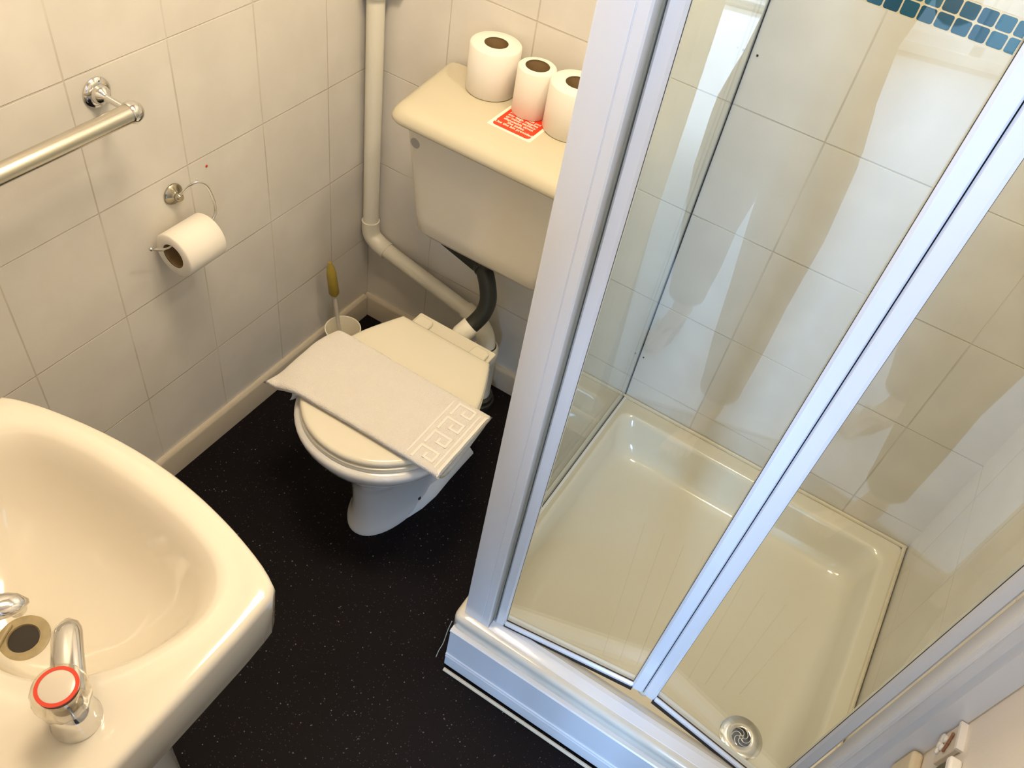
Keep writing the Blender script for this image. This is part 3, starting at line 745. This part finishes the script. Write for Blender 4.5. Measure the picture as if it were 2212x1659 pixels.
# fixed side pane towards the toilet, in a slim clear channel
MB().box((.8205, -.704, ZT+.004), (.8260, -.0015, ZH)).build('side_pane', M['glass'], ec, flat=True)
gk = MB().box((.8265, -.704, ZT+.002), (.8280, -.0015, ZT+.0042)); gk.box((.8262, -.0030, ZT+.004), (.8280, -.0005, ZH))
gk.build('pane_gasket', M['seal'], ec, flat=True)
cn = MB().box((.8185, -.706, ZT+.0005), (.8203, -.001, ZT+.016)); cn.box((.8262, -.706, ZT+.0003), (.834, -.001, ZT+.0018))
cn.build('pane_channel', M['frame'], ec, flat=True)
# bi-fold door, slightly folded inwards
dd = thing('shower_door', 'folding two panel glass shower door standing slightly ajar', 'shower door', (1.19, -.67, ZT))
def door_panel(a, b, zb, name, lw, rw, right=False):
    a, b = Vector((*a, 0)), Vector((*b, 0)); L = (b-a).length; ex = (b-a)/L; ey = Vector((-ex.y, ex.x, 0)); ez = Vector((0,0,1))
    o = a + ez*zb; H = ZH - .012 - zb
    fr_ = MB()
    def bx(x0, x1, z0, z1, t0=-.008, t1=.008):
        fr_.loft([[o+ex*x0+ey*t0+ez*z, o+ex*x1+ey*t0+ez*z, o+ex*x1+ey*t1+ez*z, o+ex*x0+ey*t1+ez*z] for z in (z0, z1)])
    root = None
    pst = [(0, -.006), (.003, -.010), (lw-.004, -.010), (lw, -.007), (lw, .008), (0, .008)]
    q_ = MB().loft([[o+ex*x+ey*y+ez*z for x, y in pst] for z in (0, H)]); f0 = q_.build(name, M['frame'], dd, smooth=30)
    lab(f0, 'glazed door panel nearer the toilet' if not right else 'glazed door panel nearer the right wall')
    pst2 = [(L-x if True else x, y) for x, y in [(0, -.006), (.003, -.010), (rw-.004, -.010), (rw, -.007), (rw, .008), (0, .008)]]
    MB().loft([[o+ex*x+ey*y+ez*z for x, y in pst2] for z in (0, H)]).build('stile', M['frame'], f0, smooth=30)
    fr_.v, fr_.f = [], []
    prb = [(-.010, .003), (-.0115, .006), (-.0115, .013), (-.008, .017), (.008, .017), (.008, .002)]
    MB().loft([[o+ex*x+ey*y+ez*z for y, z in prb] for x in (lw, L-rw)]).build('bottom_rail', M['frame'], f0, smooth=30)
    bx(lw, L-rw, H-.022, H); fr_.build('top_rail', M['frame'], f0, flat=True)
    g_ = MB().loft([[o+ex*x0+ey*t_+ez*z for x0, t_ in ((lw-.002, -.002), (L-rw+.002, -.002), (L-rw+.002, .002), (lw-.002, .002))] for z in (.016, H-.02)])
    g_.build('glass', M['glass'], f0, flat=True)
    dl, dr_ = (-.0010, -.0085) if not right else (-.0085, -.003)
    s_ = MB().loft([[o+ex*x+ey*y+ez*z for y, z in ((-.0112, dz_), (-.0112, .0032), (.004, .0032), (.004, dz_))] for x, dz_ in ((lw*.9, dl), (L-rw*.9, dr_))])
    s_.build('bottom_seal', M['seal'], f0, flat=True)
    gs = MB()
    for (x0, x1, z0, z1) in ((lw, L-rw, .0165, .0180), (lw-.0002, lw+.0005, .017, H-.02), (L-rw-.0005, L-rw+.0002, .017, H-.02)):
        gs.loft([[o+ex*x0+ey*t_+ez*z for x0_, t_ in ((x0, 0),)] + [o+ex*x1+ey*-.0045+ez*z, o+ex*x1+ey*.004+ez*z, o+ex*x0+ey*.004+ez*z][:0] for z in (z0,)] and
                [[o+ex*x0+ey*-.0062+ez*z, o+ex*x1+ey*-.0062+ez*z, o+ex*x1+ey*-.0040+ez*z, o+ex*x0+ey*-.0040+ez*z] for z in (z0, z1)])
    gs.build('glazing_bead', M['mould'], f0, flat=True)
    return f0
PA = (.8890, -.7130); PB = (1.2010, -.6690); PC = (1.2040, -.6690); PD = (1.4895, -.7050)
door_panel(PA, PB, .2170, 'door_panel', .021, .0245)
door_panel(PC, PD, .2170, 'door_panel', .0245, .020, True)
MB().lathe([(.0125, 0), (.0125, .006), (.010, .010)], (1.2025, -.666, .2055), (0,0,1), 24).build('hinge_foot', M['silicone'], dd)
MB().box((1.2012, -.670, .216), (1.2038, -.655, ZH-.02)).build('hinge_gasket', M['seal'], dd, flat=True)
# ------------------------------------------------------------------ decorations on the right wall by the jamb
pk = thing('wall_plaque', 'small pale wall plaque with raised white flowers beside the shower jamb', 'plaque', (RP, -.768, .69))
MB().box((RP-.007, -.787, .698), (RP, -.748, .757)).build('plate', M['plaque'], pk, bevel=.0015)
MB().box((RP-.009, -.789, .756), (RP, -.748, .7615)).build('top_rim', M['petal'], pk, flat=True)
fl_ = MB()
for y, z, r_ in ((-.756, .716, .0075), (-.763, .709, .0062), (-.760, .724, .0055), (-.769, .716, .0055), (-.771, .706, .0045)): fl_.ellipsoid((RP-.0085, y, z), (.0028, r_, r_), n=10, m=8)
fl_.build('white_flower', M['petal'], pk)
stm = MB(); stm.tube(spline([(RP-.009, -.779, .724), (RP-.009, -.772, .734), (RP-.009, -.766, .740), (RP-.009, -.760, .745)], 4), .0018, 6)
for y, z in ((-.762, .744), (-.778, .726), (-.770, .736)): stm.ellipsoid((RP-.009, y, z), (.0015, .0036, .0030), n=8, m=6)
stm.build('brown_stem', M['brownp'], pk)
cc = thing('cream_plaque', 'cream block shaped wall ornament at the lower right photo edge', 'plaque', (RP, -.765, .60))
MB().box((RP-.016, -.783, .580), (RP, -.748, .650)).build('block', M['creamc'], cc, bevel=.006)
gg = thing('patterned_plaque', 'olive green patterned wall ornament with white rim at lower right', 'plaque', (RP, -.83, .66))
MB().box((RP-.014, -.870, .640), (RP, -.806, .758)).build('block', M['greenp'], gg, bevel=.005)
MB().box((RP-.016, -.870, .757), (RP, -.806, .770)).build('rim', M['petal'], gg, bevel=.004)
pt = MB()
for k in range(3): pt.ellipsoid((RP-.0145, -.818-.012*k, .728-.004*k), (.0012, .004, .009), n=8, m=6)
pt.build('brown_motif', M['brownp'], gg)

# ------------------------------------------------------------------ the room beyond the doorway
HX0, HX1, HY1, HH = -.3, 3.1, -4.6, 2.4
struct(MB().box((HX0, HY1, -.09), (HX1, FY-.08, -.004)).build('floor_outer_room', M['oak'], flat=True))
cp = MB().box((.985, -4.50, -.004), (2.95, -1.622, .006)).build('pale_carpet', M['carpet'], flat=True)
tag(cp, 'pale carpet outside the doorway, seen mirrored in the shower glass', 'carpet')
struct(MB().box((HX0-.1, HY1, -.05), (HX0, FY-.1, HH)).build('wall_outer_left', M['plaster'], flat=True))
struct(MB().box((HX1, HY1, -.05), (HX1+.1, FY-.1, HH)).build('wall_outer_right', M['plaster'], flat=True))
struct(MB().box((RX+.1, FY-.1, -.05), (HX1, FY-.02, HH)).build('wall_outer_near', M['plaster'], flat=True))
struct(MB().box((HX0, HY1-.1, HH), (HX1, FY-.1, HH+.08)).build('ceiling_outer_room', M['ceil'], flat=True))
WX0, WX1, WZ0, WZ1 = 1.72, 2.95, .05, 2.10
w = MB().box((HX0, HY1-.1, -.05), (1.00, HY1, HH)); w.box((1.26, HY1-.1, -.05), (WX0, HY1, HH)); w.box((1.00, HY1-.1, 1.30), (1.26, HY1, HH)); w.box((1.00, HY1-.1, -.05), (1.26, HY1, .01)); w.box((WX1, HY1-.1, -.05), (HX1, HY1, HH)); w.box((WX0, HY1-.1, -.05), (WX1, HY1, WZ0)); w.box((WX0, HY1-.1, WZ1), (WX1, HY1, HH))
GX0, GX1 = 1.00, 1.26
struct(w.build('wall_outer_far', M['plaster'], flat=True))
wd = struct(MB().box((WX0, HY1-.07, WZ0), (WX0+.05, HY1-.02, WZ1)).box((WX1-.05, HY1-.07, WZ0), (WX1, HY1-.02, WZ1)).box((WX0, HY1-.07, WZ0), (WX1, HY1-.02, WZ0+.05)).box((WX0, HY1-.07, WZ1-.05), (WX1, HY1-.02, WZ1)).box(((WX0+WX1)/2-.03, HY1-.07, WZ0), ((WX0+WX1)/2+.03, HY1-.02, WZ1)).build('window_1', M['woodw'], flat=True))
wd2 = struct(MB().box((1.00, HY1-.07, .01), (1.02, HY1-.02, 1.30)).box((1.24, HY1-.07, .01), (1.26, HY1-.02, 1.30)).box((1.00, HY1-.07, .01), (1.26, HY1-.02, .03)).box((1.00, HY1-.07, 1.28), (1.26, HY1-.02, 1.30)).build('added_slit_window', M['woodw'], flat=True))  # added slit opening that lets the spot beam reach the carpet
MB().box((1.02, HY1-.048, .03), (1.24, HY1-.044, 1.28)).build('pane', M['wglass'], wd2, flat=True)
MB().box((WX0+.05, HY1-.048, WZ0+.05), (WX1-.05, HY1-.044, WZ1-.05)).build('pane', M['wglass'], wd, flat=True)
hs = MB().tube(spline([(.80, -2.62, .025), (.885, -2.47, .03), (.935, -2.38, .028), (.945, -2.22, .024), (.955, -2.05, .024), (.940, -1.88, .024), (.915, -1.74, .024)], 10), .021, 16)
tag(hs.build('vacuum_hose', M['hose']), 'dark flexible hose lying on the floor outside the doorway', 'hose')

# ------------------------------------------------------------------ the photographer, seen only as a reflection in the glass
def skin_body():
    bm = bmesh.new(); lay = bm.verts.layers.skin.verify(); idx = {}
    def vtx(name, co, r, r2=None, root=False):
        v_ = bm.verts.new(co); v_[lay].radius = (r, r2 or r); v_[lay].use_root = root; idx[name] = v_; return v_
    def chain(names):
        for a, b in zip(names, names[1:]): bm.edges.new((idx[a], idx[b]))
    px, py = 1.18, -1.72
    vtx('pel', (px, py, .93), .135, .105, True); vtx('wai', (px, py-.005, 1.06), .118, .090); vtx('chest', (px, py-.005, 1.22), .135, .095); vtx('sh', (px, py, 1.34), .105, .075)
    vtx('nk', (px, py+.010, 1.41), .048, .048); vtx('hd0', (px, py+.035, 1.475), .062, .070); vtx('hd1', (px, py+.045, 1.545), .074, .090); vtx('hd2', (px, py+.035, 1.615), .060, .075)
    chain(['pel', 'wai', 'chest', 'sh', 'nk', 'hd0', 'hd1', 'hd2'])
    # left foot stays back, right foot steps forward over the threshold
    legs = {'L': [(px-.085, py-.01, .86, .085), (px-.100, py-.05, .66, .072), (px-.112, py-.09, .50, .052), (px-.118, py-.135, .34, .050), (px-.130, py-.190, .16, .034), (px-.133, py-.218, .075, .032)],
            'R': [(px+.085, py+.0, .86, .085), (px+.105, py+.05, .68, .072), (px+.122, py+.095, .50, .052), (px+.128, py+.090, .34, .050), (px+.136, py+.086, .16, .034), (px+.138, py+.085, .075, .032)]}
    for s_, pts in legs.items():
        ns = []
        for i, (x, y, z, r_) in enumerate(pts): vtx(f'{s_}{i}', (x, y, z), r_); ns.append(f'{s_}{i}')
        chain(['pel'] + ns)
        x, y, z, _ = pts[-1]
        vtx(s_+'heel', (x, y-.035, .048), .026, .024); vtx(s_+'mid', (x-.004, y+.055, .052), .030, .022); vtx(s_+'ball', (x-.008, y+.115, .040), .034, .016)
        bm.edges.new((idx[s_+'5'], idx[s_+'heel'])); chain([s_+'5', s_+'mid', s_+'ball'])
        inner = 1 if s_ == 'L' else -1
        for k in range(5):
            dx = (.026 - .0135*k)*inner; ln = (.052, .050, .044, .037, .030)[k]; rr = (.0115, .0085, .0080, .0075, .0072)[k]
            vtx(f'{s_}t{k}a', (x-.008+dx, y+.128, .036), rr*1.05); vtx(f'{s_}t{k}b', (x-.008+dx*1.12, y+.128+ln*.55, .034), rr); vtx(f'{s_}t{k}c', (x-.008+dx*1.16, y+.126+ln, .029), rr*.9)
            chain([s_+'ball', f'{s_}t{k}a', f'{s_}t{k}b', f'{s_}t{k}c'])
    # arms raised, both hands at the phone
    TH = math.radians(22.5); camw = Vector((1.1403, -1.4809, 1.7663))
    q_ = Matrix.Rotation(-TH, 3, 'Z') @ (camw - Vector((px, py, 0))); cam = Vector((px, py, 0)) + q_
    for s_, sg in (('l', -1), ('r', 1)):
        hx = cam.x + sg*.105
        pts = [(px+sg*.135, py+.0, 1.345, .055), (px+sg*.200, py+.045, 1.26, .044), (px+sg*.225, py+.10, 1.22, .038), (px+sg*.185, py+.150, 1.40, .034), (hx+sg*.030, cam.y-.095, 1.60, .025), (hx+sg*.018, cam.y-.080, 1.665, .024)]
        ns = []
        for i, (x, y, z, r_) in enumerate(pts): vtx(f'{s_}a{i}', (x, y, z), r_); ns.append(f'{s_}a{i}')
        chain(['sh'] + ns)
        x, y, z, _ = pts[-1]
        vtx(s_+'palm', (x-sg*.004, y+.012, z+.045), .030, .016); chain([ns[-1], s_+'palm'])
        for k in range(4):
            dz = .020 - .0135*k; ln = (.030, .034, .032, .026)[k]
            b0_ = (x-sg*.012, y+.030, z+.062+dz); b1_ = (x-sg*.030, y+.044, z+.066+dz); b2_ = (x-sg*(.030+ln*.75), y+.046, z+.064+dz)
            vtx(f'{s_}f{k}a', b0_, .0090); vtx(f'{s_}f{k}b', b1_, .0082); vtx(f'{s_}f{k}c', b2_, .0072)
            chain([s_+'palm', f'{s_}f{k}a', f'{s_}f{k}b', f'{s_}f{k}c'])
        vtx(s_+'th1', (x-sg*.022, y+.004, z+.030), .0105); vtx(s_+'th2', (x-sg*.045, y+.003, z+.052), .0090); vtx(s_+'th3', (x-sg*.060, y+.006, z+.068), .0078)
        chain([s_+'palm', s_+'th1', s_+'th2', s_+'th3'])
    me = bpy.data.meshes.new('body'); bm.to_mesh(me); bm.free()
    o = bpy.data.objects.new('body', me); COL.objects.link(o)
    sk = o.modifiers.new('skin', 'SKIN'); sk.use_smooth_shade = True; sk.branch_smoothing = .6
    sb = o.modifiers.new('sub', 'SUBSURF'); sb.levels = 2; sb.render_levels = 2
    dg = bpy.context.evaluated_depsgraph_get(); m2 = bpy.data.meshes.new_from_object(o.evaluated_get(dg))
    bpy.data.objects.remove(o); m2.name = 'person_body'
    for p_ in m2.polygons: p_.use_smooth = True
    m2.materials.clear(); m2.materials.append(M['skin'])
    return m2, px, py, camw
bmesh_body, px, py, CAM = skin_body()
pe = thing('person', 'person in dark cropped trousers and flip flops mirrored in the shower glass', 'person', (px, py, 0))
bd = bpy.data.objects.new('body', bmesh_body); COL.objects.link(bd); bd.parent = pe; bd.location = (-px, -py, 0)
def ell(cx, cy, z, a, b, n=36): return [(cx+a*math.cos(2*PI*j/n), cy+b*math.sin(2*PI*j/n), z) for j in range(n)]
MB().loft([ell(px, py, 1.40, .055, .055), ell(px, py, 1.375, .11, .075), ell(px, py, 1.33, .155, .095), ell(px, py-.004, 1.22, .158, .112), ell(px, py-.005, 1.10, .138, .104), ell(px, py, .98, .150, .120), ell(px, py, .92, .160, .128)], False, False).build('top', M['shirt'], pe, smooth=80)
sh = MB(); sh.loft([ell(px, py, 1.02, .140, .108), ell(px, py, .96, .155, .122), ell(px, py, .87, .172, .134), ell(px, py, .80, .172, .13)], False, False)
sh.loft([ell(px-.085, py-.01, .84, .090, .105), ell(px-.100, py-.05, .66, .088, .092), ell(px-.112, py-.09, .50, .072, .078), ell(px-.118, py-.135, .34, .066, .072), ell(px-.128, py-.180, .20, .056, .060), ell(px-.130, py-.19, .165, .055, .058)], False, False)
sh.loft([ell(px+.085, py+.0, .84, .090, .105), ell(px+.105, py+.05, .68, .088, .092), ell(px+.122, py+.095, .50, .072, .078), ell(px+.128, py+.09, .34, .066, .072), ell(px+.135, py+.088, .20, .056, .060), ell(px+.136, py+.086, .165, .055, .058)], False, False)
sh.build('trousers', M['denim'], pe, smooth=80)
hr = MB(); hc = Vector((px, py+.030, 1.575)); hr.loft([ell(px, py-.045, 1.38, .060, .030), ell(px, py-.030, 1.45, .085, .050), ell(px, py-.010, 1.53, .096, .080), ell(px, py+.010, 1.61, .092, .092), ell(px, py+.022, 1.665, .070, .080), ell(px, py+.03, 1.690, .025, .03)])
hr.build('hair', M['hair'], pe, smooth=80)
# face features
fc = Vector((px, py+.130, 1.545))
for sg in (-1, 1):
    MB().ellipsoid((px+sg*.028, py+.113, 1.560), (.011, .008, .006), n=12, m=8).build('eye', M['petal'], pe)
    MB().ellipsoid((px+sg*.081, py+.045, 1.545), (.010, .018, .030), n=12, m=8).build('ear', M['skin'], pe)
MB().tube([(px, py+.125, 1.565), (px, py+.142, 1.530), (px, py+.128, 1.522)], [.006, .012, .008], 10).build('nose', M['skin'], pe)
MB().ellipsoid((px, py+.118, 1.498), (.024, .008, .007), n=12, m=8).build('mouth', M['nail'], pe)
for s_, (fx, fy) in (('left', (px-.141, py-.218+.02)), ('right', (px+.130, py+.085+.02))):
    cy_ = fy + .030; z0 = .0065 if s_ == 'left' else .0065
    out_ = []
    for j in range(32):
        a = 2*PI*j/32; rx = .040 if math.sin(a) > 0 else .032; out_.append((fx + rx*math.cos(a)*(1-.12*abs(math.sin(a))), cy_ + .128*math.sin(a)))
    f_ = MB().prism(out_, z0, z0+.014).build('flip_flop', M['rubber'], pe, bevel=.003)
    sp_ = MB()
    for sg in (-1, 1):
        sp_.tube(spline([(fx, cy_+.070, .035), (fx+sg*.020, cy_+.045, .068), (fx+sg*.036, cy_+.010, .050), (fx+sg*.034, cy_-.015, .020)], 5), .0042, 8)
    sp_.build('strap', M['strap'], f_)
pe.rotation_euler = (0, 0, math.radians(22.5))
# phone: stands just behind the lens position
Rw = Vector((.841, .5222, .1417)); Dn = Vector((.4716, -.5792, -.6649)); Fw = Vector((-.2651, .626, -.7334))
pc = CAM - Fw*.012 + Dn*.030
ph = MB().loft([[pc + Rw*x + Dn*y - Fw*t_ for x, y in rounded_poly([(-.070, -.036), (.070, -.036), (.070, .036), (-.070, .036)], .008, 4)] for t_ in (0, .008)])
tag(ph.build('phone', M['phone'], bevel=.0015), 'black phone held up by the mirrored person in the glass', 'phone')

# ------------------------------------------------------------------ lights
lp = thing('ceiling_lamp', 'round opal ceiling lamp above the bathroom', 'lamp', (.62, -.72, CH))
MB().lathe([(.21, 0), (.215, -.015), (.21, -.02)], (.62, -.72, CH), (0,0,1), 40).build('lamp_base', M['upvc'], lp)
MB().lathe([(.205, -.02), (.19, -.05), (.14, -.075), (.07, -.088), (.001, -.092)], (.62, -.72, CH), (0,0,1), 40).build('globe', M['lampglass'], lp)
dl_ = thing('shower_fill_lamp', 'added round fill lamp in the ceiling over the shower', 'lamp', (1.20, -.42, CH))  # added fitting for the fill light over the shower
MB().lathe([(.085, 0), (.095, 0), (.093, -.012), (.085, -.012)], (1.20, -.42, CH), (0,0,1), 36, False, False).build('trim_ring', M['upvc'], dl_)
def light(name, kind, loc, energy, col, rot=(0,0,0), **kw):
    l = bpy.data.lights.new(name, kind); l.energy = energy; l.color = col
    for k, v in kw.items(): setattr(l, k, v)
    o = bpy.data.objects.new(name, l); COL.objects.link(o); o.location = loc; o.rotation_euler = rot; return o
light('lamp_light', 'AREA', (.62, -.72, CH-.10), 19.3, (1, .79, .55), size=.44, shape='DISK')
light('window_daylight', 'AREA', ((WX0+WX1)/2, HY1-.12, 1.52), 385, (.36, .60, 1), (PI/2, 0, 0), shape='RECTANGLE', size=1.15, size_y=1.15)
light('shower_fill', 'AREA', (1.20, -.42, CH-.02), 10.5, (1, .84, .62), size=.16, shape='DISK')  # added fill, brightens the shower interior
light('streak_spot', 'SPOT', (1.12, -6.6, 2.3), 9000, (.62, .78, 1), (math.radians(49), 0, 0), spot_size=math.radians(20), spot_blend=.6, shadow_soft_size=.12)  # added spot beam, lays a bright streak on the carpet
W = bpy.data.worlds.new('sky'); SC.world = W; W.use_nodes = True
bg = W.node_tree.nodes['Background']; bg.inputs[0].default_value = (.55, .75, 1, 1); bg.inputs[1].default_value = 2.2

# ------------------------------------------------------------------ camera
cam = bpy.data.cameras.new('camera'); co = bpy.data.objects.new('camera', cam); COL.objects.link(co)
F_PX = 1819.2
cam.sensor_fit = 'HORIZONTAL'; cam.sensor_width = 36; cam.lens = 36*F_PX/2212; cam.clip_start = .01
mw = Matrix(((Rw.x, -Dn.x, -Fw.x, CAM.x), (Rw.y, -Dn.y, -Fw.y, CAM.y), (Rw.z, -Dn.z, -Fw.z, CAM.z), (0, 0, 0, 1)))
co.matrix_world = mw; SC.camera = co
SC.view_settings.view_transform = 'Standard'; SC.view_settings.look = 'None'; SC.view_settings.gamma = 1; SC.view_settings.use_curve_mapping = False
SC.view_settings.exposure = 0
SC.render.engine = 'CYCLES'
cy = SC.cycles; cy.use_denoising = True; cy.max_bounces = 10; cy.transparent_max_bounces = 24; cy.diffuse_bounces = 5; cy.glossy_bounces = 5
cy.caustics_reflective = False; cy.caustics_refractive = False; cy.sample_clamp_indirect = 6
